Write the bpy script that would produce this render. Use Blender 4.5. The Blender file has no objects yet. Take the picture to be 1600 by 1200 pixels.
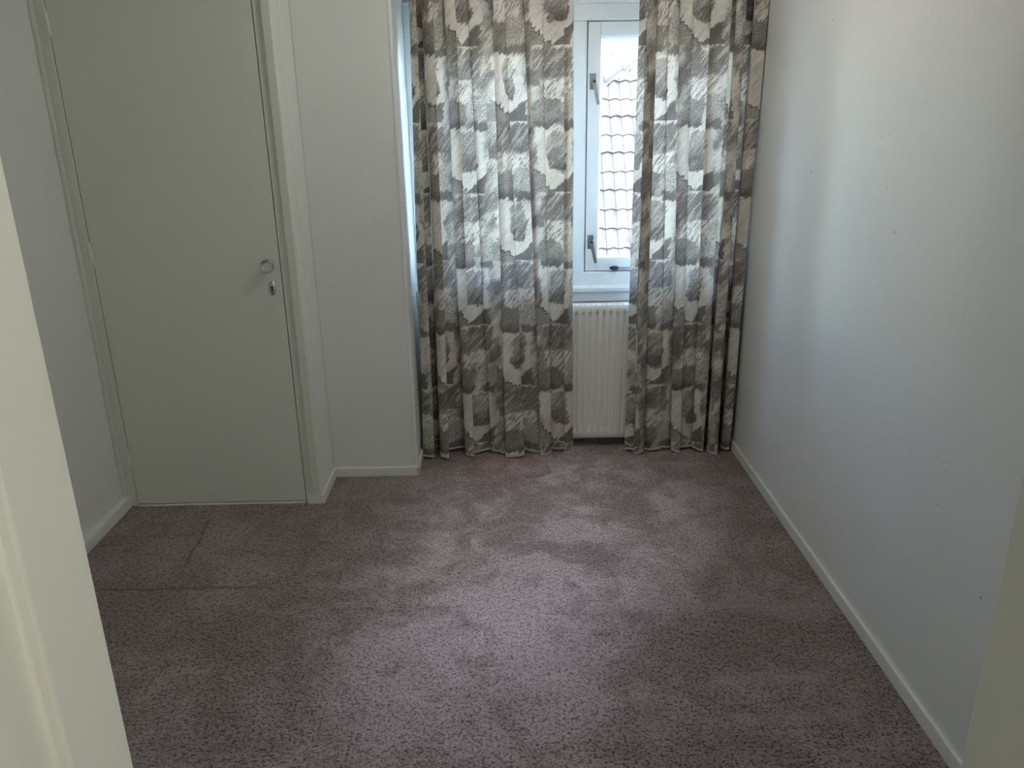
import bpy, bmesh, math, random
from mathutils import Vector, Matrix
random.seed(7)
C = bpy.context.scene
COL = C.collection

# ------------------------------------------------------------------ camera
F_PX = 1235.8
RGT = Vector((0.9998, -0.0146, -0.0159)).normalized()
UPV = Vector((0.0198, 0.3235, 0.9460)).normalized()
FWD = Vector((0.0086, 0.9461, -0.3237)).normalized()
EYE = Vector((0, 0, 1.62))
cam = bpy.data.cameras.new('camera'); camo = bpy.data.objects.new('camera', cam); COL.objects.link(camo)
z = -FWD; x = UPV.cross(z).normalized(); y = z.cross(x)
M = Matrix((x, y, z)).transposed().to_4x4(); M.translation = EYE
camo.matrix_world = M
cam.sensor_width = 36; cam.lens = F_PX * 36 / 1600; cam.clip_start = .02; cam.clip_end = 300
C.camera = camo

def at_y(px, py, Y):
    """photo pixel -> point on the vertical plane y = Y"""
    d = FWD * F_PX + RGT * (px - 800) - UPV * (py - 600)
    return EYE + d * (Y / d.y)

# ------------------------------------------------------------------ sky, sun, exposure
SKY = 1.95; TRANS = .14; ROOM_FILL = 4.6; HALL_FILL = 5.2
w = bpy.data.worlds.new('World'); C.world = w; w.use_nodes = True
nt = w.node_tree; nt.nodes.clear()
sky = nt.nodes.new('ShaderNodeTexSky'); sky.sky_type = 'NISHITA'
sky.sun_disc = False; sky.sun_elevation = math.radians(46); sky.sun_rotation = math.radians(200)
sky.air_density = 1.0; sky.dust_density = .6; sky.ozone_density = 2.5
bg = nt.nodes.new('ShaderNodeBackground'); bg.inputs[1].default_value = SKY
out = nt.nodes.new('ShaderNodeOutputWorld')
nt.links.new(sky.outputs[0], bg.inputs[0]); nt.links.new(bg.outputs[0], out.inputs[0])

sun = bpy.data.lights.new('sun', 'SUN'); sun.energy = 1.2; sun.color = (1, .93, .82); sun.angle = .009
suno = bpy.data.objects.new('sun', sun); COL.objects.link(suno)
SUN_DIR = Vector((.34, .62, -.75))        # travels away from the house, down on to the roof opposite
suno.rotation_euler = SUN_DIR.to_track_quat('-Z', 'Y').to_euler()

portal = bpy.data.lights.new('window_portal', 'AREA'); portal.shape = 'RECTANGLE'; portal.size = 1.5; portal.size_y = 1.15
portal.cycles.is_portal = True
po = bpy.data.objects.new('window_portal', portal); COL.objects.link(po)
po.location = (.357, 3.96, 1.42); po.rotation_euler = Vector((0, -1, 0)).to_track_quat('-Z', 'Y').to_euler()

C.view_settings.view_transform = 'Standard'; C.view_settings.look = 'None'
C.view_settings.gamma = 1; C.view_settings.use_curve_mapping = False
C.view_settings.exposure = 2.4
C.cycles.max_bounces = 16; C.cycles.diffuse_bounces = 10; C.cycles.transmission_bounces = 8
C.cycles.transparent_max_bounces = 12; C.cycles.glossy_bounces = 4
C.cycles.use_denoising = True
C.cycles.sample_clamp_indirect = 20

# ------------------------------------------------------------------ node helpers
class G:
    def __init__(s, name):
        s.m = bpy.data.materials.new(name); s.m.use_nodes = True
        s.t = s.m.node_tree; s.t.nodes.clear()
        s.o = s.t.nodes.new('ShaderNodeOutputMaterial')
    def put(s, sock, v):
        if isinstance(v, E): s.t.links.new(v.s, sock)
        elif isinstance(v, bpy.types.NodeSocket): s.t.links.new(v, sock)
        elif isinstance(v, (tuple, list)) and len(v) == 3 and sock.type == 'RGBA': sock.default_value = (*v, 1)
        else: sock.default_value = v
    def math(s, op, a, b=None, c=None, clamp=False):
        n = s.t.nodes.new('ShaderNodeMath'); n.operation = op; n.use_clamp = clamp
        s.put(n.inputs[0], a)
        if b is not None: s.put(n.inputs[1], b)
        if c is not None: s.put(n.inputs[2], c)
        return E(s, n.outputs[0])
    def smooth(s, v, a, b):
        n = s.t.nodes.new('ShaderNodeMapRange'); n.interpolation_type = 'SMOOTHSTEP'
        s.put(n.inputs[0], v); n.inputs[1].default_value = a; n.inputs[2].default_value = b
        return E(s, n.outputs[0])
    def mix(s, f, a, b):
        n = s.t.nodes.new('ShaderNodeMix'); n.data_type = 'RGBA'
        s.put(n.inputs[0], f); s.put(n.inputs[6], a); s.put(n.inputs[7], b)
        return n.outputs[2]
    def noise(s, vec, scale, detail=2, rough=.5, dist=0):
        n = s.t.nodes.new('ShaderNodeTexNoise'); s.put(n.inputs['Vector'], vec)
        n.inputs['Scale'].default_value = scale; n.inputs['Detail'].default_value = detail
        n.inputs['Roughness'].default_value = rough; n.inputs['Distortion'].default_value = dist
        return E(s, n.outputs[0])
    def xyz(s, a, b, c=0.0):
        n = s.t.nodes.new('ShaderNodeCombineXYZ'); s.put(n.inputs[0], a); s.put(n.inputs[1], b); s.put(n.inputs[2], c)
        return n.outputs[0]
    def sep(s, v):
        n = s.t.nodes.new('ShaderNodeSeparateXYZ'); s.put(n.inputs[0], v)
        return [E(s, q) for q in n.outputs]
    def obj(s):
        return s.t.nodes.new('ShaderNodeTexCoord').outputs['Object']
    def uv(s):
        return s.t.nodes.new('ShaderNodeTexCoord').outputs['UV']
    def bump(s, h, strength, dist=.01, normal=None):
        n = s.t.nodes.new('ShaderNodeBump'); n.inputs['Strength'].default_value = strength
        n.inputs['Distance'].default_value = dist; s.put(n.inputs['Height'], h)
        if normal is not None: s.t.links.new(normal, n.inputs['Normal'])
        return n.outputs[0]
    def principled(s, col, rough=.5, metal=0, spec=.5, normal=None, sheen=0):
        n = s.t.nodes.new('ShaderNodeBsdfPrincipled')
        s.put(n.inputs['Base Color'], col); s.put(n.inputs['Roughness'], rough)
        n.inputs['Metallic'].default_value = metal; n.inputs['Specular IOR Level'].default_value = spec
        if sheen: n.inputs['Sheen Weight'].default_value = sheen
        if normal is not None: s.t.links.new(normal, n.inputs['Normal'])
        s.t.links.new(n.outputs[0], s.o.inputs[0]); return n
class E:
    def __init__(s, g, sock): s.g, s.s = g, sock
    def __add__(s, b): return s.g.math('ADD', s, b)
    __radd__ = __add__
    def __sub__(s, b): return s.g.math('SUBTRACT', s, b)
    def __rsub__(s, b): return s.g.math('SUBTRACT', b, s)
    def __mul__(s, b): return s.g.math('MULTIPLY', s, b)
    __rmul__ = __mul__
    def __truediv__(s, b): return s.g.math('DIVIDE', s, b)
    def mx(s, b): return s.g.math('MAXIMUM', s, b)
    def mn(s, b): return s.g.math('MINIMUM', s, b)
    def fl(s): return s.g.math('FLOOR', s)
    def fr(s): return s.g.math('FRACT', s)
    def ab(s): return s.g.math('ABSOLUTE', s)

def paint(name, col, rough, bump_scale=0, bump_str=0, spec=.5, mottle=.03):
    g = G(name); o = g.obj()
    n = g.noise(o, 2.3, 3, .6)
    c = g.mix(n, tuple(v * (1 - mottle) for v in col), tuple(min(1, v * (1 + mottle)) for v in col))
    nm = None
    if bump_scale:
        h = g.noise(o, bump_scale, 3, .55) + g.noise(o, bump_scale * .16, 2, .5) * 1.5
        nm = g.bump(h, bump_str, .002)
    g.principled(c, rough, spec=spec, normal=nm)
    return g.m

M_wall = paint('wall_paint', (.72, .74, .705), .75, 240, .35, .25)
M_ceil = paint('ceiling_paint', (.78, .78, .76), .85, 200, .3, .2)
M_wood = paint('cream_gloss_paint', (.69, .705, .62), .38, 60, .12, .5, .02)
M_jamb_lit = paint('lit_cream_paint', (.86, .865, .78), .4, 60, .1, .5, .02)  # lighter copy of the cream paint: light on the left jamb, painted in
M_skirt = paint('skirting_paint', (.74, .75, .71), .42, 60, .15, .5, .02)
M_white = paint('white_window_paint', (.76, .78, .77), .35, 50, .10, .5, .02)
M_radiator = paint('radiator_enamel', (.88, .87, .82), .32, 30, .03, .5, .01)

def metal(name, col, rough):
    g = G(name); g.principled(col, rough, metal=1); return g.m
M_chrome = metal('satin_metal', (.62, .61, .58), .30)
M_dark = paint('dark_hole', (.015, .014, .012), .6)
M_gap_shade = paint('gap_shade', (.03, .03, .026), .8)
M_handle = metal('window_fitting_metal', (.33, .35, .35), .42)

# right wall: painted, with little dents and nail holes
def wall_right_mat():
    g = G('right_wall_paint'); o = g.obj(); X, Y, Z = g.sep(o)
    col = g.mix(g.noise(o, 2.3, 3, .6), (.71, .715, .70), (.75, .755, .74))
    pts = [(2.929, 1.903, .006), (2.989, 1.398, .006), (2.3, 1.275, .006), (2.412, 1.544, .004), (2.458, 1.534, .004),
           (2.384, 1.395, .004), (1.627, .493, .006), (2.55, 1.45, .003), (1.95, 1.1, .003), (2.2, .72, .004), (1.86, .62, .004), (2.62, .60, .003), (2.05, .46, .003)]
    dots = None
    for (a, b, r) in pts:
        dy = Y - a; dz = Z - b
        d = g.math('SQRT', dy * dy + dz * dz)
        mk = g.smooth(d, r * 1.1, r * .4)
        dots = mk if dots is None else dots.mx(mk)
    col = g.mix(dots * .55, col, (.22, .21, .19))
    h = g.noise(o, 220, 3, .55) + g.noise(g.xyz(X * 30, Y * 30, Z * 9), 1, 3, .6) * 1.2
    spk = g.smooth(g.noise(o, 26, 1, .4), .74, .80)
    g.principled(col, .62, spec=.35, normal=g.bump(h + spk * 1.6 - dots * 4, .28, .002))
    return g.m
M_wallR = wall_right_mat()

# carpet: worn mauve-brown pile
def carpet_mat():
    g = G('mauve_carpet_pile'); o = g.obj(); X, Y, Z = g.sep(o)
    tuft = g.noise(o, 125, 2, .6)
    tuft2 = g.noise(o, 58, 2, .6)
    t = g.smooth(tuft * .7 + tuft2 * .3, .36, .56)
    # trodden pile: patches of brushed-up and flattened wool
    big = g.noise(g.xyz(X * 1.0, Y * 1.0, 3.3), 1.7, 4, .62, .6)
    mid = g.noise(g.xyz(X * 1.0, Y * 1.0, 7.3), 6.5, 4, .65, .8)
    wear_light = g.smooth(big * .5 + mid * .5, .40, .62)
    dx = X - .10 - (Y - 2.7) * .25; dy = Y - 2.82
    day_pool = g.smooth(g.math('SQRT', dx * dx * 1.2 + dy * dy * .45), 1.0, .1)  # pool of daylight on the floor, put into the pile colour
    wear_light = g.math('MULTIPLY', wear_light * (day_pool * .70 + .18) + day_pool * .42, 1.0, clamp=True)
    # furniture and vacuum lines in the pile
    wob = (g.noise(o, 9, 2, .5) - .5) * .03
    def seg(ax, ay, bx, by, wdt, soft):
        L = math.hypot(bx - ax, by - ay); ux, uy = (bx - ax) / L, (by - ay) / L
        px = X - ax; py = Y - ay
        s = px * ux + py * uy; d = (px * uy - py * ux + wob).ab()
        return g.smooth(d, wdt + soft, wdt) * g.smooth(s, -.02, .02) * g.smooth(s, L + .02, L - .02)
    dark = seg(-1.60, 2.51, -.90, 2.50, .002, .010)
    for a in [(-1.27, 3.02, -1.24, 2.66, .002, .009), (-.76, 2.81, -.70, 2.805, .003, .01)]:
        dark = dark.mx(seg(*a))
    light = seg(.36, 2.35, 1.10, 2.30, .004, .02)
    for a in [(-.747, 3.25, -.687, 2.85, .003, .012), (.385, 1.94, .385, 1.72, .01, .03), (.60, 1.96, .95, 1.95, .006, .03),
              (.62, 1.78, .98, 1.80, .008, .03), (.74, 2.36, 1.08, 2.26, .03, .05)]:
        light = light.mx(seg(*a) * .8)
    lo = g.mix(wear_light, (.045, .030, .026), (.34, .262, .282))
    hi = g.mix(wear_light, (.29, .212, .190), (.97, .80, .85))
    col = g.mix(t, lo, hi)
    col = g.mix(light * .32, col, (.42, .36, .37))
    col = g.mix(dark * .55, col, (.05, .035, .033))
    h = tuft * 1.0 + tuft2 * .9 + mid * .8
    g.principled(col, 1.0, spec=.05, normal=g.bump(h, .9, .012), sheen=.25)
    return g.m
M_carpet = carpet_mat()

# curtain: abstract brushed print, half-drop repeat, lets daylight through
def curtain_mat(name, u0, vV, per=.30):
    g = G(name); uvs = g.uv(); U, V, _ = g.sep(uvs)
    H = .61
    w1 = (g.noise(g.xyz(U, V, 1.7), 11, 4, .6) - .5)
    w2 = (g.noise(g.xyz(U, V, 5.1), 11, 4, .6) - .5)
    fine = g.noise(g.xyz(U, V, 9.0), 260, 1, .5)
    c = (U - u0) / per; col = c.fl()
    ca, sa = math.cos(math.radians(52)), math.sin(math.radians(52))
    a = U * ca + V * sa; b = V * ca - U * sa
    st = g.noise(g.xyz(a * 10, b * 75, 2.0), 1, 5, .65, .35)
    lw = g.noise(g.xyz(U, V, 21.0), 3.2, 1, .5) - .5
    p = (c - col - .5) * .30 + w1 * .070 + (st - .5) * .055 + lw * .10
    par = g.math('MODULO', col.ab(), 2.0)
    q = ((vV - V) / H + par * .5 + 8).fr() * H + w2 * .055 - (st - .5) * .07
    st2 = g.noise(g.xyz(a * 26, b * 120, 4.0), 1, 3, .6, .5)
    scrib = g.noise(g.xyz(U, V, 6.0), 60, 3, .6, 2.2)
    patch = g.noise(g.xyz(a * 6, b * 13, 8.0), 1, 2, .5)
    # 0 dark .. 1 cream
    k = g.smooth(patch * .6 + st * .4, .40, .60) * .50 + .30
    def box(x0, x1, y0, y1, e=.006):
        return g.smooth(p, x0 - e, x0 + e) * g.smooth(p, x1 + e, x1 - e) * g.smooth(q, y0 - e, y0 + e) * g.smooth(q, y1 + e, y1 - e)
    def ell(cx, cy, rx, ry, e=.08):
        ex = (p - cx) / rx; ey = (q - cy) / ry
        return g.smooth(ex * ex * ex * ex + ey * ey * ey * ey, 1 + e, 1 - e)
    def lay(k, mask, val): return k + (val - k) * mask if not isinstance(val, E) else k + (val - k) * mask
    apx = p.ab() * .72
    # mid brown streaked field under the V
    k = lay(k, box(-.10, .135, .015, .135), g.smooth(st, .45, .62) * .35 + .22)
    # loose cream strokes
    k = lay(k, box(-.07, .12, .13, .23), g.smooth(st * .6 + st2 * .4, .42, .52) * .62 + .36)
    # rounded patch with dark foot, ragged cream below
    k = lay(k, ell(-.04, .275, .075, .062), .36 - g.smooth(q, .285, .325) * .26)
    k = lay(k, box(-.12, .07, .335, .40, .004), .92)
    # scribbled lace patch on the right
    k = lay(k, box(.065, .15, .19, .30), g.smooth((scrib - .5).ab(), .03, .06) * -.5 + .9)
    k = lay(k, box(.06, .15, .304, .345), .20)
    # cream tongue running down to the V
    tongue = box(-.115, .125, .345, .62) * g.smooth(q + apx, .612, .606)
    k = lay(k, tongue, g.smooth(st, .36, .50) * .22 + .74)
    k = lay(k, ell(.035, .435, .055, .085), .54 - g.smooth(q, .40, .51) * .34 + (st - .5) * 1.5)
    # under the V: left stippled triangle, right dark triangle
    under = g.smooth(q + apx, .604, .612) * g.smooth(q, .52, .53)
    k = lay(k, under * g.smooth(p, 0, -.004), .42)
    k = lay(k, under * g.smooth(p, -.002, .002) * g.smooth(p, .125, .12), .16)
    edge = g.smooth((q + apx - .606).ab(), .007, .003) * g.smooth(p, .01, -.01) * g.smooth(p, -.14, -.13) * g.smooth(q, .50, .52)
    k = lay(k, edge, .05)
    k = lay(k, box(.0, .12, .004, .010, .002), .98)
    # dark blocks in alternate places
    k = lay(k, box(-.15, -.09, .10, .16), .24)
    # fine stipple, strongest in the mid tones
    sp = g.smooth(fine, .50, .58)
    midm = g.smooth(k, .12, .35) * g.smooth(k, .8, .6)
    k = k + (sp - .35) * midm * .42 - g.smooth(fine, .42, .36) * g.smooth(k, .5, .9) * .10
    k = k + (st2 - .5) * .30 + (patch - .5) * .55
    k = k + g.smooth((scrib - .5).ab(), .014, .004) * -.30
    # thin dark scratches in the light parts
    k = k - g.smooth((st - .5).ab(), .012, .003) * .35
    k = g.math('MULTIPLY', k, 1.0, clamp=True)
    cr = g.t.nodes.new('ShaderNodeValToRGB'); g.put(cr.inputs[0], k)
    el = cr.color_ramp.elements
    el[0].position = 0; el[0].color = (.145, .130, .118, 1)
    el[1].position = 1; el[1].color = (.86, .82, .74, 1)
    for ps, cc in ((.30, (.320, .293, .268)), (.55, (.475, .44, .402)), (.78, (.70, .66, .59))):
        e = cr.color_ramp.elements.new(ps); e.color = (*cc, 1)
    colr = cr.outputs[0]
    weave = g.noise(g.xyz(U * 900, V * 300, 0), 1, 1, .5)
    nm = g.bump(weave, .15, .001)
    d = g.t.nodes.new('ShaderNodeBsdfDiffuse'); g.put(d.inputs[0], colr); g.put(d.inputs['Normal'], nm)
    tr = g.t.nodes.new('ShaderNodeBsdfTranslucent'); tint = g.t.nodes.new('ShaderNodeMix'); tint.data_type = 'RGBA'; tint.blend_type = 'MULTIPLY'; tint.inputs[0].default_value = 1; tint.inputs[7].default_value = (1, .885, .75, 1); g.put(tint.inputs[6], colr); g.put(tr.inputs[0], tint.outputs[2])
    mx = g.t.nodes.new('ShaderNodeMixShader'); mx.inputs[0].default_value = TRANS
    g.put(mx.inputs[1], d.outputs[0]); g.put(mx.inputs[2], tr.outputs[0])
    g.t.links.new(mx.outputs[0], g.o.inputs[0])
    return g.m

def hem_mat():
    g = G('curtain_hem_tape')
    d = g.t.nodes.new('ShaderNodeBsdfDiffuse'); g.put(d.inputs[0], g.mix(g.noise(g.obj(), 60, 2), (.50, .48, .45), (.66, .64, .60)))
    g.t.links.new(d.outputs[0], g.o.inputs[0]); return g.m
M_hem = hem_mat()

def glass_mat():
    g = G('window_glass')
    t = g.t.nodes.new('ShaderNodeBsdfTransparent'); t.inputs[0].default_value = (.96, .98, .97, 1)
    s = g.t.nodes.new('ShaderNodeBsdfGlossy'); s.inputs['Roughness'].default_value = .02
    f = g.t.nodes.new('ShaderNodeFresnel'); f.inputs[0].default_value = 1.45
    mx = g.t.nodes.new('ShaderNodeMixShader')
    g.put(mx.inputs[0], E(g, f.outputs[0]) * .8); g.put(mx.inputs[1], t.outputs[0]); g.put(mx.inputs[2], s.outputs[0])
    g.t.links.new(mx.outputs[0], g.o.inputs[0]); return g.m
M_glass = glass_mat()

def tile_mat():
    g = G('clay_roof_tile'); o = g.obj()
    n = g.noise(o, 3.5, 4, .7); n2 = g.noise(o, 22, 3, .7)
    c = g.mix(g.smooth(n * .6 + n2 * .4, .38, .62), (.036, .028, .022), (.055, .045, .038))
    g.principled(c, .85, spec=.2, normal=g.bump(n2, .3, .01)); return g.m
M_tile = tile_mat()
M_hip = paint('hip_tile_clay', (.034, .028, .025), .85, 20, .3)
M_lead = paint('lead_flashing', (.016, .021, .028), .6, 30, .4)
M_under_shade = paint('roof_underlay', (.012, .010, .009), .9)  # underlay; also the shade painted into the tile laps
M_clad = paint('grey_standing_seam', (.040, .052, .070), .5, 10, .1)
M_brick = paint('outside_render', (.32, .27, .23), .9, 30, .3)
M_ground = paint('outside_paving', (.16, .15, .13), .9, 10, .3)

# ------------------------------------------------------------------ mesh helpers
def obj(name, bm, mat, parent=None, smooth=False, bevel=0):
    me = bpy.data.meshes.new(name); bm.normal_update(); bm.to_mesh(me); bm.free()
    o = bpy.data.objects.new(name, me); COL.objects.link(o)
    if isinstance(mat, (list, tuple)):
        for m_ in mat: me.materials.append(m_)
    else: me.materials.append(mat)
    if smooth:
        for p in me.polygons: p.use_smooth = True
    if bevel:
        b = o.modifiers.new('bevel', 'BEVEL'); b.width = bevel; b.segments = 2; b.limit_method = 'ANGLE'
    if parent is not None:
        o.parent = parent
    return o
def struct(name, bm, mat, parent=None, **k):
    o = obj(name, bm, mat, parent, **k)
    if parent is None: o['kind'] = 'structure'
    return o
def add_box(bm, x0, x1, y0, y1, z0, z1, mi=0):
    vs = [bm.verts.new((x_, y_, z_)) for x_ in (x0, x1) for y_ in (y0, y1) for z_ in (z0, z1)]
    for f in ((0, 1, 3, 2), (4, 6, 7, 5), (0, 4, 5, 1), (2, 3, 7, 6), (0, 2, 6, 4), (1, 5, 7, 3)):
        fc = bm.faces.new([vs[i] for i in f]); fc.material_index = mi
    return vs
def boxes(*bs):
    bm = bmesh.new()
    for b in bs: add_box(bm, *b)
    return bm
def lathe(bm, prof, origin, axis='y', n=32, sx=1, sz=1):
    """prof: list of (radius, offset towards the viewer); axis y points at -Y"""
    rings = []
    for r, d in prof:
        ring = []
        for i in range(n):
            a = 2 * math.pi * i / n
            ring.append(bm.verts.new((origin[0] + r * math.cos(a) * sx, origin[1] - d, origin[2] + r * math.sin(a) * sz)))
        rings.append(ring)
    for a, b in zip(rings, rings[1:]):
        for i in range(n):
            bm.faces.new((a[i], a[(i + 1) % n], b[(i + 1) % n], b[i]))
    bm.faces.new(rings[-1]); bm.faces.new(list(reversed(rings[0])))
def prism(bm, pts, y0, y1):
    """polygon in (x,z) extruded from y0 to y1"""
    A = [bm.verts.new((a, y0, b)) for a, b in pts]; B = [bm.verts.new((a, y1, b)) for a, b in pts]
    n = len(pts); bm.faces.new(A); bm.faces.new(list(reversed(B)))
    for i in range(n): bm.faces.new((A[i], B[i], B[(i + 1) % n], A[(i + 1) % n]))
def rod(bm, a, b, r, n=12, r2=None):
    a, b = Vector(a), Vector(b); d = (b - a).normalized()
    u = d.orthogonal().normalized(); v = d.cross(u); r2 = r if r2 is None else r2
    A = [bm.verts.new(a + (u * math.cos(2 * math.pi * i / n) + v * math.sin(2 * math.pi * i / n)) * r) for i in range(n)]
    B = [bm.verts.new(b + (u * math.cos(2 * math.pi * i / n) + v * math.sin(2 * math.pi * i / n)) * r2) for i in range(n)]
    for i in range(n): bm.faces.new((A[i], A[(i + 1) % n], B[(i + 1) % n], B[i]))
    bm.faces.new(list(reversed(A))); bm.faces.new(B)

# ------------------------------------------------------------------ room shell
XL, XR = -1.69, 1.14         # left and right wall planes
YD, YA, YW = 3.163, 3.43, 3.90   # closet front, alcove wall, window plane
XC, XN = -.82, -.426         # closet corner, niche reveal
HC = 2.42
YF0, YF1 = .49, .60          # wall that the doorway is cut in
JL, JR = -.3675, .4423       # doorway jambs
HX0, HX1, HY0 = -1.15, 1.35, -1.5

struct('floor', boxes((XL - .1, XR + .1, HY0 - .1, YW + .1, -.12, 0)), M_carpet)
struct('ceiling', boxes((XL - .1, XR + .1, HY0 - .1, YW + .25, HC, HC + .15)), M_ceil)
struct('wall_left', boxes((XL - .12, XL, YF1, 3.95, 0, HC)), M_wall)
struct('wall_right', boxes((XR, XR + .12, YF1, 3.90, 0, HC)), M_wallR)
struct('wall_closet', boxes((XL, XC, YD + .01, YD + .11, 2.14, HC), (XC - .1, XC, YD + .09, YA + .12, 0, HC)), M_wall)
struct('wall_closet_inside', boxes((XL, XC, YW - .2, YW - .1, 0, HC)), M_wall)
struct('wall_alcove', boxes((XC, XN, YA, YW + .15, 0, HC)), M_wall, bevel=.004)
struct('wall_window', boxes((XN, XR, 3.83, 4.05, 0, .785), (XN, XR, 3.89, 4.05, 2.075, HC)), M_wall)
struct('wall_front', boxes((XL, JL - .05, YF0, YF1, 0, HC), (JR + .05, XR, YF0, YF1, 0, HC), (JL - .05, JR + .05, YF0, YF1, 2.16, HC)), M_wall)
struct('wall_hallway', boxes((HX0 - .1, HX0, HY0, YF0, 0, HC), (HX1 - .2, HX1, HY0, YF0, 0, HC), (HX0, HX1, HY0 - .1, HY0, 0, HC)), M_wall)

# door frame round the viewer
def frame_side(s, xj):
    # s=-1 left jamb, +1 right jamb ; inner face at xj, with the rebate stepping back on the hall side
    bm = bmesh.new()
    o = .05 * s
    pts = [(xj, YF1 + .012), (xj, .526), (xj + s * .013, .526), (xj + s * .013, .40), (xj + s * .075, .40), (xj + s * .075, YF0 - .012), (xj + s * .05, YF0 - .012),
           (xj + s * .05, YF1 + .0), (xj + s * .075, YF1), (xj + s * .075, YF1 + .012)]
    A = [bm.verts.new((a, b, 0.0)) for a, b in pts]; B = [bm.verts.new((a, b, 2.10)) for a, b in pts]
    n = len(pts)
    for i in range(n): bm.faces.new((A[i], A[(i + 1) % n], B[(i + 1) % n], B[i]))
    bm.faces.new(A); bm.faces.new(B); bmesh.ops.recalc_face_normals(bm, faces=bm.faces)
    return bm
struct('trim_1', frame_side(-1, JL), M_jamb_lit, bevel=.003)
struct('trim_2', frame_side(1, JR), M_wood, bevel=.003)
struct('trim_3', boxes((JL - .075, JR + .075, .40, YF1 + .012, 2.10, 2.16)), M_wood, bevel=.003)

# skirting boards
BH = .05
struct('baseboard_right', boxes((XR - .012, XR, YF1 + .012, YW - .08, 0, BH)), M_skirt, bevel=.003)
struct('baseboard_left', boxes((XL, XL + .03, YF1, YD, 0, BH)), M_skirt, bevel=.003)
struct('baseboard_back', boxes((XC + .002, XN + .008, YA - .012, YA, 0, .045), (-.882, XC + .012, YD - .012, YD, 0, .045),
       (XC, XC + .012, YD - .0, YA - .012, 0, .045), (XN, XN + .012, YA - .012, 3.83, 0, .045)), M_skirt, bevel=.002)
struct('baseboard_front', boxes((XL + .03, JL - .075, YF1, YF1 + .012, 0, BH), (JR + .075, XR - .012, YF1, YF1 + .012, 0, BH)), M_skirt, bevel=.003)
# corner bead on the niche edge
struct('trim_4', boxes((XN - .008, XN + .006, YA - .004, YA, .045, HC), (XN, XN + .006, YA, YA + .03, .045, HC)), M_white, bevel=.002)

# ------------------------------------------------------------------ closet door
DX0, DX1, DZ0, DZ1 = -1.632, -.893, .012, 2.10
fr = bmesh.new()
add_box(fr, XL, DX0 - .003, YD, YD + .09, 0, 2.14)
add_box(fr, XL, XL + .018, YD - .010, YD, BH, 2.14)
add_box(fr, DX1 + .003, -.82, YD, YD + .09, 0, 2.14)
add_box(fr, -.858, -.822, YD - .012, YD, .045, 2.16)
add_box(fr, DX0 - .003, DX1 + .003, YD, YD + .09, 2.103, 2.14)
struct('trim_5', fr, M_wood, bevel=.004)
struct('trim_6', boxes((DX0, DX1, YD - .004, YD + .09, 0, .007)), M_skirt, bevel=.002)     # threshold strip
struct('gap_shade_sheet', boxes((DX0 - .003, DX1 + .003, YD + .05, YD + .07, .007, 2.103)), M_gap_shade)   # dark sheet behind the leaf, stands in for shade in the door gaps
door = struct('door_1', boxes((DX0, DX1, YD + .002, YD + .042, DZ0, DZ1)), M_wood, bevel=.0015)
kb = bmesh.new()
KX, KZ = -.934, 1.064
lathe(kb, [(.012, -.002), (.012, .004), (.009, .008), (.009, .018), (.018, .022), (.0265, .028), (.0275, .034), (.0265, .040), (.0235, .042), (.022, .040), (.012, .0405), (.001, .041)], (KX, YD, KZ), n=40)
knob = obj('door_knob', kb, M_chrome, door, smooth=True); knob['label'] = 'round satin metal knob'
eb = bmesh.new(); lathe(eb, [(.0155, -.002), (.0155, .001), (.0135, .0028), (.001, .003)], (-.934, YD + .002, .967), n=32, sz=1.9)
esc = obj('keyhole_plate', eb, M_chrome, door, smooth=True); esc['label'] = 'small oval metal keyhole plate'
hb = bmesh.new()
lathe(hb, [(.0048, .0), (.0048, .0042)], (-.934, YD + .002, .972), n=16)
prism(hb, [(-.9365, .970), (-.9315, .970), (-.930, .955), (-.938, .955)], YD - .0022, YD + .001)
lathe(hb, [(.0022, .0), (.0022, .004)], (-.934, YD + .002, .989), n=10)
lathe(hb, [(.0022, .0), (.0022, .004)], (-.934, YD + .002, .945), n=10)
obj('keyhole', hb, M_dark, esc)
def hinge(zc):
    bm = bmesh.new()
    for i, (a, b) in enumerate(((-.040, -.0215), (-.0195, -.0005), (.0005, .0195), (.0215, .040))):
        rod(bm, (DX0 - .0015, YD - .002, zc + a), (DX0 - .0015, YD - .002, zc + b), .0058, 14)
    rod(bm, (DX0 - .0015, YD - .002, zc - .046), (DX0 - .0015, YD - .002, zc + .046), .0035, 10)
    o = obj('hinge', bm, M_skirt, door, smooth=False); return o
for zc in (.235, 1.12, 1.955): hinge(zc)

# ------------------------------------------------------------------ window
YS = 3.88        # inner face of the sashes
win = struct('window_1', boxes((XN, XR, YS - .008, 3.96, .80, .872), (XN, XR, YS - .008, 3.96, 2.008, 2.078),
                               (XN, -.358, YS - .008, 3.96, .872, 2.008), (1.072, XR, YS - .008, 3.96, .872, 2.008), (.312, .400, YS - .008, 3.96, .872, 2.008),
                               (.290, .422, 3.932, 3.96, .872, 2.008), (XN, -.336, 3.932, 3.96, .872, 2.008), (1.05, XR, 3.932, 3.96, .872, 2.008), (XN, XR, 3.932, 3.96, .86, .892), (XN, XR, 3.932, 3.96, 1.988, 2.02)), M_white, bevel=.004)
struct('trim_8', boxes((XN, XR, 3.868, 3.888, 2.078, 2.094)), M_white, bevel=.003)
sill = obj('window_sill', boxes((XN, XR, 3.805, 3.90, .785, .806)), M_white, win, bevel=.004)
obj('sill_apron', boxes((XN, XR, 3.818, 3.832, .735, .785)), M_white, win, bevel=.002)
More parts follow.
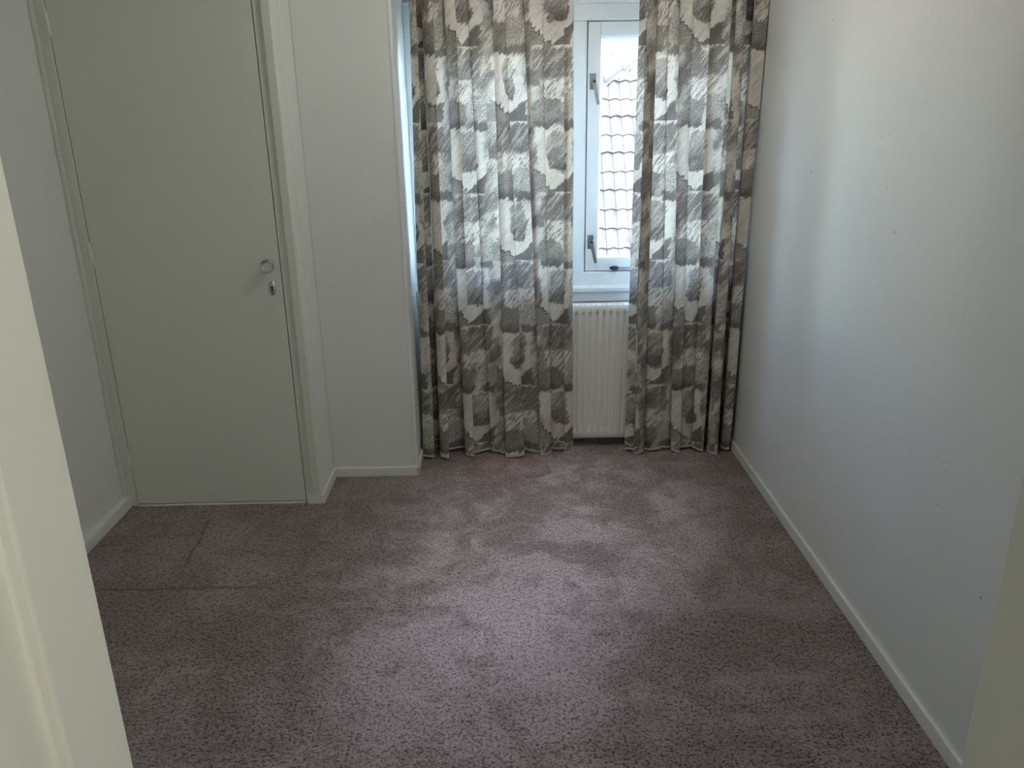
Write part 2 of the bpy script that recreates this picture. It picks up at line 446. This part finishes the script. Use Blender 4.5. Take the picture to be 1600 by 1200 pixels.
def sash(x0, x1, left_hinged):
    z0, z1, st, rl = .876, 2.004, .056, .060
    bm = bmesh.new(); y0, y1 = YS, 3.93
    add_box(bm, x0, x0 + st, y0, y1, z0, z1); add_box(bm, x1 - st, x1, y0, y1, z0, z1)
    add_box(bm, x0 + st, x1 - st, y0, y1, z0, z0 + rl); add_box(bm, x0 + st, x1 - st, y0, y1, z1 - rl, z1)
    o = obj('sash', bm, M_white, win, bevel=.003)
    a0, a1, b0, b1 = x0 + st, x1 - st, z0 + rl, z1 - rl; g_ = .012
    # mitred glazing bead
    bm = bmesh.new()
    O = [(a0, b0), (a1, b0), (a1, b1), (a0, b1)]; I = [(a0 + g_, b0 + g_), (a1 - g_, b0 + g_), (a1 - g_, b1 - g_), (a0 + g_, b1 - g_)]
    vo = [bm.verts.new((p[0], y0 + .004, p[1])) for p in O]; vi = [bm.verts.new((p[0], y0 + .022, p[1])) for p in I]
    vb = [bm.verts.new((p[0], y0 + .030, p[1])) for p in O]
    vm = [bm.verts.new((p[0] * .7 + r[0] * .3, y0 + .004, p[1] * .7 + r[1] * .3)) for p, r in zip(O, I)]
    for i in range(4):
        j = (i + 1) % 4
        bm.faces.new((vo[i], vo[j], vm[j], vm[i])); bm.faces.new((vm[i], vm[j], vi[j], vi[i])); bm.faces.new((vi[i], vi[j], vb[j], vb[i])); bm.faces.new((vb[i], vb[j], vo[j], vo[i]))
    bmesh.ops.recalc_face_normals(bm, faces=bm.faces)
    obj('glazing_bead', bm, M_white, o)
    obj('pane', boxes((a0 + .004, a1 - .004, y0 + .024, y0 + .028, b0 + .004, b1 - .004)), M_glass, o)
    return o
s_left = sash(-.352, .306, True)
s_right = sash(.406, 1.066, False)
def handle(xc, zc, s):
    """espagnolette style fastener: plate, pivot and slanting lever"""
    bm = bmesh.new()
    add_box(bm, xc - .0145, xc + .0145, YS - .005, YS + .001, zc - .034, zc + .034)
    add_box(bm, xc - .010, xc + .012, YS - .012, YS - .005, zc - .006, zc + .030)
    h = obj('window_fastener', bm, M_handle, win, bevel=.001); h['label'] = 'grey metal window fastener with slanting lever'
    px, pz = xc + .004 * s, zc - .002
    bm = bmesh.new()
    lathe(bm, [(.0135, .006), (.0135, .018), (.0115, .021)], (px, YS, pz), n=20)
    d = Vector((.020 * s, -.010, -.098)); n_ = Vector((1, 0, .2)).normalized()
    a = Vector((px, YS - .016, pz)); b = a + d
    for (P, Q, wa, wb) in ((a, b, .0085, .0065),):
        vs = []
        for (pt, ww) in ((P, wa), (Q, wb)):
            for sx_, sy_ in ((-1, -1), (1, -1), (1, 1), (-1, 1)):
                vs.append(bm.verts.new(pt + Vector((ww * sx_, .0035 * sy_, .0017 * sx_ * s))))
        for i in range(4): bm.faces.new((vs[i], vs[(i + 1) % 4], vs[4 + (i + 1) % 4], vs[4 + i]))
        bm.faces.new(vs[:4]); bm.faces.new(vs[4:])
    bmesh.ops.recalc_face_normals(bm, faces=bm.faces)
    obj('lever', bm, M_handle, h)
    bm = bmesh.new(); lathe(bm, [(.0062, .0), (.0062, .022)], (px, YS, pz + .002), n=16)
    obj('pivot_hole', bm, M_dark, h)
handle(.430, 1.752, 1); handle(.430, 1.020, 1)
handle(.280, 1.752, -1); handle(.280, 1.020, -1)
def stay(x0, x1):
    bm = bmesh.new()
    rod(bm, (x0 + .012, YS - .018, .893), (x1, YS - .012, .889), .0045, 10)
    add_box(bm, x1 - .01, x1 + .025, YS - .02, YS + .001, .876, .900)
    add_box(bm, x0 + .018, x0 + .030, YS - .016, YS + .001, .880, .900)
    o = obj('window_stay', bm, M_handle, win); o['label'] = 'metal casement stay with dark knob'
    bm = bmesh.new()
    bmesh.ops.create_uvsphere(bm, u_segments=18, v_segments=10, radius=1, matrix=Matrix.Translation((x0 + .012, YS - .020, .893)) @ Matrix.Diagonal((.024, .011, .0105, 1)))
    obj('stay_knob', bm, M_dark, o, smooth=True)
stay(.535, .80)
def whinge(zc):
    bm = bmesh.new(); rod(bm, (-.355, YS - .014, zc - .03), (-.355, YS - .014, zc + .03), .006, 12)
    add_box(bm, -.372, -.338, YS - .011, YS - .007, zc - .028, zc + .028)
    obj('window_hinge', bm, M_handle, win)
for zc in (1.02, 1.90): whinge(zc)

# ------------------------------------------------------------------ radiator
def radiator():
    X0, X1, Z0, Z1, YR = -.235, .985, .052, .735, 3.712
    root = bpy.data.objects.new('radiator', None); COL.objects.link(root); root.location = (.375, 3.76, 0)
    inv = Matrix.Translation((-.375, -3.76, 0))
    def P(name, bm, mat, par=root, **k):
        bm.transform(inv); return obj(name, bm, mat, par, **k)
    # pressed front panel: flat faces with pressed channels, tapered at both ends
    pitch = .03338; xs = []
    first = .3838 % pitch
    nx = int((X1 - X0) / .00139)
    zs = [Z0, Z0 + .004, Z0 + .036, Z0 + .042, Z0 + .048, Z0 + .056] + [Z0 + .056 + i * (Z1 - Z0 - .102) / 4 for i in range(1, 4)] + [Z1 - .046, Z1 - .038, Z1 - .032, Z1 - .026, Z1 - .004, Z1]
    env = [0, 0, 0, .35, .85, 1] + [1] * 3 + [1, .85, .35, 0, 0, 0]
    edge = [.004, 0] + [0] * (len(zs) - 4) + [0, .004]
    bm = bmesh.new(); grid = []
    for i in range(nx + 1):
        x = X0 + (X1 - X0) * i / nx
        t = ((x - first) / pitch) % 1.0; t = min(t, 1 - t) * pitch      # distance to nearest channel centre
        d = 1 - min(1, max(0, (t - .0045) / .0030)); d = d * d * (3 - 2 * d)
        if x < X0 + .03 or x > X1 - .03: d = 0
        ex = .004 if i in (0, nx) else 0
        grid.append([bm.verts.new((x, YR + .014 * d * e + max(g_, ex), z_)) for z_, e, g_ in zip(zs, env, edge)])
    for a, b in zip(grid, grid[1:]):
        for j in range(len(zs) - 1): bm.faces.new((a[j], b[j], b[j + 1], a[j + 1]))
    bmesh.ops.recalc_face_normals(bm, faces=bm.faces)
    P('front_panel', bm, M_radiator, smooth=True)
    P('rear_panel', boxes((X0 + .01, X1 - .01, YR + .058, YR + .070, Z0, Z1)), M_radiator, bevel=.002)
    bm = bmesh.new()
    add_box(bm, X0, X1, YR + .0045, YR + .012, Z1 - .012, Z1 + .003)
    add_box(bm, X0, X1, YR + .062, YR + .070, Z1 - .012, Z1 + .003)
    n = 46
    for i in range(n + 1):
        x = X0 + .004 + (X1 - X0 - .012) * i / n
        add_box(bm, x, x + .0225, YR + .012, YR + .062, Z1 - .003, Z1 + .001)
    P('top_grille', bm, M_radiator)
    bm = bmesh.new()
    for x in (X0, X1 - .002): P('side_panel', boxes((x, x + .002, YR + .004, YR + .070, Z0 + .01, Z1 + .002)), M_radiator)
    for i in range(60):
        x = X0 + .03 + (X1 - X0 - .06) * i / 59
        add_box(bm, x, x + .001, YR + .012, YR + .056, Z0 + .04, Z1 - .05)
    P('convector_fins', bm, M_radiator)
    for x in (X0 + .2, X1 - .2):
        P('wall_bracket', boxes((x - .015, x + .015, YR + .07, 3.829, Z0 + .05, Z1 - .08)), M_radiator)
    for x in (X0 + .03, X1 - .03):
        bm = bmesh.new(); rod(bm, (x, YR + .035, .0), (x, YR + .035, Z0 + .02), .0075)
        P('pipe', bm, M_radiator)
    root['label'] = 'white ribbed panel radiator under the window, between the two curtains'
    root['category'] = 'radiator'
    return root
radiator()

# ------------------------------------------------------------------ curtains
YC = 3.628
def fold_path(faces, heavy):
    """faces: (x0,x1,depth). Returns control points of a pleated line seen from above."""
    pts = []
    n = len(faces)
    for i, (x0, x1, d) in enumerate(faces):
        dense = i in heavy
        prev = faces[i - 1] if i else None; nxt = faces[i + 1] if i < n - 1 else None
        wdt = x1 - x0
        a = x0; b = x1
        if prev is not None:
            ov = min(.027, .42 * wdt, .38 * (prev[1] - prev[0]))
            if prev[2] < d: a = x0 - ov            # tucked in behind the previous fold
        if nxt is not None:
            ov = min(.027, .42 * wdt, .38 * (nxt[1] - nxt[0]))
            if nxt[2] < d: b = x1 + ov             # runs on behind the next fold
        k = .004
        tl = min(.010, .22 * wdt) * (1 if i % 2 else -1)
        pts += [(a, d + k - tl), (a + (b - a) * .25, d - .001 - tl * .5), (a + (b - a) * .5, d - k * .8), (a + (b - a) * .75, d - .001 + tl * .5), (b, d + k + tl)]
        if dense:
            tq = max(tl, 0)
            c0, c1 = max(a, x0) + .003, min(b, x1) - .002
            pts += [(b, d + .008 + tq), (c0, d + .011 + tq), (c0, d + .014 + tq), (c1, d + .017 + tq)]
    return pts
def chaikin(p, it=2):
    for _ in range(it):
        q = [p[0]]
        for a, b in zip(p, p[1:]):
            q.append((a[0] * .75 + b[0] * .25, a[1] * .75 + b[1] * .25)); q.append((a[0] * .25 + b[0] * .75, a[1] * .25 + b[1] * .75))
        q.append(p[-1]); p = q
    return p
def curtain(spec, mat, label, heavy, u_off=0):
    top, bot = [], []
    for (b0, b1, t0, t1, d) in spec:
        Yf = YC + d
        bot.append((at_y(b0, 697, Yf).x, at_y(b1, 697, Yf).x, d)); top.append((at_y(t0, 0, Yf).x, at_y(t1, 0, Yf).x, d * .8))
    def clampx(L): return [(min(a, XR - .006), min(b, XR - .004), c) for a, b, c in L]
    bot, top = clampx(bot), clampx(top)
    P0, P1 = chaikin(fold_path(bot, heavy)), chaikin(fold_path(top, heavy))
    zb, zt, zref = .014, HC - .004, 2.05
    nz = 40; rows = []
    us = [0.0]
    Pm = [((a[0] + b[0]) / 2, (a[1] + b[1]) / 2) for a, b in zip(P0, P1)]
    for a, b in zip(Pm, Pm[1:]): us.append(us[-1] + math.hypot(b[0] - a[0], b[1] - a[1]))
    print('curtain arc', us[-1], 'width', Pm[-1][0] - Pm[0][0])
    bm = bmesh.new(); uvl = bm.loops.layers.uv.new('UVMap'); hem = bmesh.new(); hrows = []
    ymean = sum(p[1] for p in P0) / len(P0)
    for j in range(nz + 1):
        f = j / nz; zz = zb + (zt - zb) * f
        t = (zz - zb) / (zref - zb)
        flare = 1 + .35 * max(0, 1 - t * 1.6)
        row = []
        for i, (a, b) in enumerate(zip(P0, P1)):
            x_ = a[0] * (1 - t) + b[0] * t; d_ = a[1] * (1 - t) + b[1] * t
            d_ = ymean + (d_ - ymean) * flare
            x_ += .0022 * math.sin(zz * 4.1 + us[i] * 9) * (1 - f)
            d_ += .0030 * math.sin(zz * 3.0 + us[i] * 15) * (1 - f)
            zq = zz + (.006 * math.sin(us[i] * 23) + .003 * math.sin(us[i] * 61) if j == 0 else 0)
            row.append((min(x_, XR - .003), YC + d_, max(zq, .006)))
        rows.append(row)
    V = [[bm.verts.new(c) for c in r] for r in rows]
    for j in range(nz):
        for i in range(len(P0) - 1):
            f = bm.faces.new((V[j][i], V[j][i + 1], V[j + 1][i + 1], V[j + 1][i]))
            for lp, (ii, jj) in zip(f.loops, ((i, j), (i + 1, j), (i + 1, j + 1), (i, j + 1))):
                lp[uvl].uv = (us[ii] + u_off, rows[jj][ii][2])
    o = obj('curtain', bm, mat, smooth=True)
    o['label'] = label; o['category'] = 'curtain'
    # turned-up hem, one thin band round the foot of the pleats
    for dz, dy in ((0.0, -.0016), (.010, -.0016), (.010, .0016), (0.0, .0016)):
        hrows.append([hem.verts.new((c[0], c[1] + dy, c[2] + dz - .002)) for c in rows[0]])
    for k in range(4):
        A, B = hrows[k], hrows[(k + 1) % 4]
        for i in range(len(A) - 1): hem.faces.new((A[i], A[i + 1], B[i + 1], B[i]))
    h = obj('hem', hem, M_hem, o, smooth=False); h['label'] = 'pale turned-up hem'
    return o
LEFT = [(660, 678, 638, 649, -.020), (678, 687, 649, 659, .085), (687, 702, 659, 676, -.018), (702, 725, 676, 692, .052),
        (725, 742, 692, 712, .000), (742, 765, 712, 728, .030), (765, 788, 728, 768, .014), (788, 822, 768, 790, -.020), (822, 843, 790, 816, .018),
        (843, 864, 816, 850, .000), (864, 880, 850, 880, .030), (880, 895, 880, 897, .008)]
RIGHT = [(976, 989, 1000, 1011, .012), (989, 1006, 1011, 1029, -.020), (1006, 1033, 1029, 1046, .018), (1033, 1048, 1046, 1062, .032), (1048, 1064, 1062, 1084, .004),
         (1064, 1080, 1084, 1110, .030), (1080, 1099, 1110, 1145, .010), (1099, 1105, 1145, 1153, .090), (1105, 1120, 1153, 1168, -.020),
         (1120, 1126, 1168, 1180, .090), (1126, 1139, 1180, 1207, .002)]
M_curtL = curtain_mat('curtain_print', .06, 1.893)
M_curtR = curtain_mat('curtain_print_right', .11, 1.58)
curtain(LEFT, M_curtL, 'wider taupe and cream abstract print curtain, left of the radiator', (0, 1, 2))
curtain(RIGHT, M_curtR, 'narrower taupe and cream abstract print curtain, hanging against the right wall', (1, 7, 8, 9, 10))

# ------------------------------------------------------------------ added fill lamps, out of view, to brighten the interior
def fill_lamp(x, y, power, drop, label):
    root = bpy.data.objects.new('fill_lamp', None); COL.objects.link(root); root.location = (x, y, HC)
    root['label'] = label; root['category'] = 'fill lamp'
    bm = bmesh.new(); bmesh.ops.create_cone(bm, cap_ends=True, segments=48, radius1=.07, radius2=.08, depth=.05, matrix=Matrix.Translation((0, 0, -.025)))
    obj('fill_base', bm, M_white, root, smooth=False)
    bm = bmesh.new(); bmesh.ops.create_uvsphere(bm, u_segments=32, v_segments=20, radius=.12, matrix=Matrix.Translation((0, 0, -.145 - drop)) @ Matrix.Diagonal((1, 1, .9, 1)))
    if drop:
        st_ = bmesh.new(); rod(st_, (0, 0, -.04), (0, 0, -.06 - drop), .006); obj('fill_stem', st_, M_white, root)
    g = G('fill_lamp_glow'); e = g.t.nodes.new('ShaderNodeEmission'); e.inputs[0].default_value = (1, .95, .87, 1); e.inputs[1].default_value = power
    g.t.links.new(e.outputs[0], g.o.inputs[0])
    obj('fill_globe', bm, g.m, root, smooth=True)
fill_lamp(.22, 2.58, ROOM_FILL, 0, 'added fill lamp on the ceiling in front of the window, out of view')
fill_lamp(.53, -.12, HALL_FILL, .30, 'added fill lamp hanging in the hallway outside the door, out of view')

# ------------------------------------------------------------------ outside
struct('ground', boxes((-40, 40, 4.05, 60, -3.3, -3.1)), M_ground)
struct('added_eaves', boxes((-4, 5, 4.05, 4.50, 2.50, 2.60), (-4, 5, 4.46, 4.56, 2.44, 2.60)), M_wood)     # unseen eaves, added to keep sky light off the window top
struct('wall_outside', boxes((-4, XN, 3.96, 4.06, -3.1, 2.5), (XR, 5, 3.96, 4.06, -3.1, 2.5), (XN, XR, 3.97, 4.06, -3.1, .80)), M_brick)

house = bpy.data.objects.new('house', None); COL.objects.link(house)
house['label'] = 'neighbouring house with steep pale clay pantile roof, seen through the window'
house['category'] = 'house'
SL = math.radians(55)
Oo = at_y(970, 300, 14.0)                       # a point of the roof slope
UX = Vector((1, 0, 0)); US = Vector((0, math.cos(SL), math.sin(SL))); UN = UX.cross(US)
house.location = (Oo.x, Oo.y + 2, -3.1)
hinv = Matrix.Translation(-Vector(house.location))
def on_roof(px, py):
    d = FWD * F_PX + RGT * (px - 800) - UPV * (py - 600)
    t = (Oo - EYE).dot(UN) / d.dot(UN); P_ = EYE + d * t - Oo
    return P_.dot(UX), P_.dot(US)
ha, hb_ = on_roof(941, 136), on_roof(1000, 97)
hs = (hb_[1] - ha[1]) / (hb_[0] - ha[0])          # slope of the hip in roof coordinates
def hip_s(u): return ha[1] + hs * (u - ha[0])
TW, TG = .20, .365
bm = bmesh.new()
u_lo, u_hi = -3.2, 4.4; nseg = 10
PH = (0, .1, .2, .3, .40, .46, .50, .62, .75, .88)
ncol = int((u_hi - u_lo) / TW)
_, s_e = on_roof(960, 390); s_lo = s_e + .0
for r in range(-9, 22):
    s0 = s_lo + r * TG
    prof = ((.0, .052), (TG * .5, .036), (TG + .03, .016))
    strips = []
    for k, (ds, h) in enumerate(((.06, -.002), (.0, .040), (.0, .060), (TG * .5, .042), (TG + .06, .010))):
        strips.append((ds, h))
    rows = []
    for ds, h in strips:
        row = []
        for i in range(ncol * nseg + 1):
            ph = PH[i % nseg]; u = u_lo + (i // nseg + ph) * TW
            wv = .036 * (math.cos(2 * math.pi * ph) * .5 + .5) ** 1.5 - (.016 if i % nseg in (5, 6) else 0)
            rnd = .004 * math.sin((i // nseg) * 12.9898 + r * 78.233)
            row.append((u, s0 + ds + rnd * 2, h + wv + rnd))
        rows.append(row)
    lim = [u for u in (0,)]
    VV = [[None] * len(rows[0]) for _ in rows]
    for k in range(len(rows) - 1):
        for i in range(len(rows[0]) - 1):
            u, s_ = rows[k][i][0], rows[k][i][1]
            if s_ > hip_s(u) - .02: continue
            q_ = []
            for (kk, ii) in ((k, i), (k, i + 1), (k + 1, i + 1), (k + 1, i)):
                if VV[kk][ii] is None:
                    c_ = rows[kk][ii]; VV[kk][ii] = bm.verts.new(Oo + UX * c_[0] + US * c_[1] + UN * c_[2])
                q_.append(VV[kk][ii])
            f_ = bm.faces.new(q_); f_.material_index = 1 if k == 0 or i % nseg == 5 else 0  # lip undersides and side-lap grooves coloured dark as shade
bm.transform(hinv)
obj('tiled_roof', bm, (M_tile, M_under_shade), house, smooth=False)
# underlay beneath the tiles
bm = bmesh.new()
pts = [(u_lo, s_lo - 10 * TG), (u_hi, s_lo - 10 * TG), (u_hi, hip_s(u_hi)), (ha[0] - .0 + (s_lo - 10 * TG - ha[1]) / hs * 0 + (u_lo - ha[0]), max(hip_s(u_lo), s_lo - 10 * TG + .01))]
A = [bm.verts.new(Oo + UX * u + US * s_ - UN * .004) for u, s_ in pts]; B = [bm.verts.new(Oo + UX * u + US * s_ - UN * .12) for u, s_ in pts]
bm.faces.new(A); bm.faces.new(B)
for i in range(4): bm.faces.new((A[i], A[(i + 1) % 4], B[(i + 1) % 4], B[i]))
bmesh.ops.recalc_face_normals(bm, faces=bm.faces); bm.transform(hinv)
obj('roof_underlay', bm, M_under_shade, house)
# hip: lead flashing and big half-round hip tiles following the slope
hipdir = (UX + US * hs).normalized(); side = UN.cross(hipdir).normalized()      # points up/left of the hip
def hp(u): return Oo + UX * u + US * hip_s(u)
bm = bmesh.new(); prev = None
N = 90
for i in range(N + 1):
    u = u_lo + (u_hi - u_lo) * i / N
    c_ = hp(u)
    wv = .03 * math.sin(u * 2 * math.pi / TW * .5)
    row = [bm.verts.new(c_ + side * -(.06 + wv * .7) + UN * .055), bm.verts.new(c_ + side * .02 + UN * .085), bm.verts.new(c_ + side * .06 + UN * .10)]
    if prev:
        for k in range(2): bm.faces.new((prev[k], row[k], row[k + 1], prev[k + 1]))
    prev = row
bm.transform(hinv); obj('lead_flashing', bm, M_lead, house)
R_ = .21
Lh = .42; k = 0
total = (hp(u_hi) - hp(u_lo)).length
nt_ = int(total / Lh)
for k in range(nt_):
    bm = bmesh.new(); a0 = hp(u_lo) + hipdir * (k * Lh); n = 18; rings = []
    for (t_, rr) in ((-.03, R_ * 1.06), (.05, R_ * 1.06), (.055, R_ * 1.0), (Lh + .01, R_ * .96)):
        ring = []
        for i in range(n + 1):
            a = math.pi * 1.15 * i / n - .25
            ring.append(bm.verts.new(a0 + hipdir * t_ + side * (.20 - rr * math.cos(a)) + UN * (rr * .8 * math.sin(a) + .03)))
        rings.append(ring)
    for A_, B_ in zip(rings, rings[1:]):
        for i in range(n): bm.faces.new((A_[i], B_[i], B_[i + 1], A_[i + 1]))
    bm.faces.new(rings[0])
    bm.transform(hinv); obj('hip_tile', bm, M_hip, house)
# the slope on the far side of the hip and the walls below
bm = bmesh.new()
a, b = hp(u_lo), hp(u_hi); back = Vector((-.5, 1, -.55)) * 5
vs = [bm.verts.new(v) for v in (a - UN * .02, b - UN * .02, b + back, a + back)]; bm.faces.new(vs)
bm.transform(hinv); obj('far_slope', bm, M_tile, house)
e0 = Oo + US * (s_lo - 10 * TG)
obj('house_wall', (lambda bm: (bm.transform(hinv), bm)[1])(boxes((Oo.x + u_lo + .3, Oo.x + u_hi, e0.y + .4, e0.y + 5, -3.1, e0.z + .1))), M_brick, house)

# a taller building further off, with upright seamed cladding
tower = bpy.data.objects.new('building', None); COL.objects.link(tower)
tower['label'] = 'pale blue-grey building with upright seamed cladding, behind the clay roof'
tower['category'] = 'building'
tc = at_y(950, 80, 24.0); tower.location = (tc.x, 26, -3.1)
tinv = Matrix.Translation((-tc.x, -26, 3.1))
bm = boxes((tc.x - 9, tc.x + 9, 24, 28, -3.1, 4.3)); bm.transform(tinv); obj('wall', bm, M_clad, tower)
bm = bmesh.new()
for i in range(60):
    x_ = tc.x - 8.9 + i * .30; add_box(bm, x_, x_ + .05, 23.93, 24.0, -3.1, 4.3)
bm.transform(tinv); obj('cladding_seams', bm, M_lead, tower)
bm = boxes((tc.x - 9.2, tc.x + 9.2, 23.8, 28.2, 4.3, 4.5)); bm.transform(tinv); obj('roof_edge', bm, M_lead, tower)
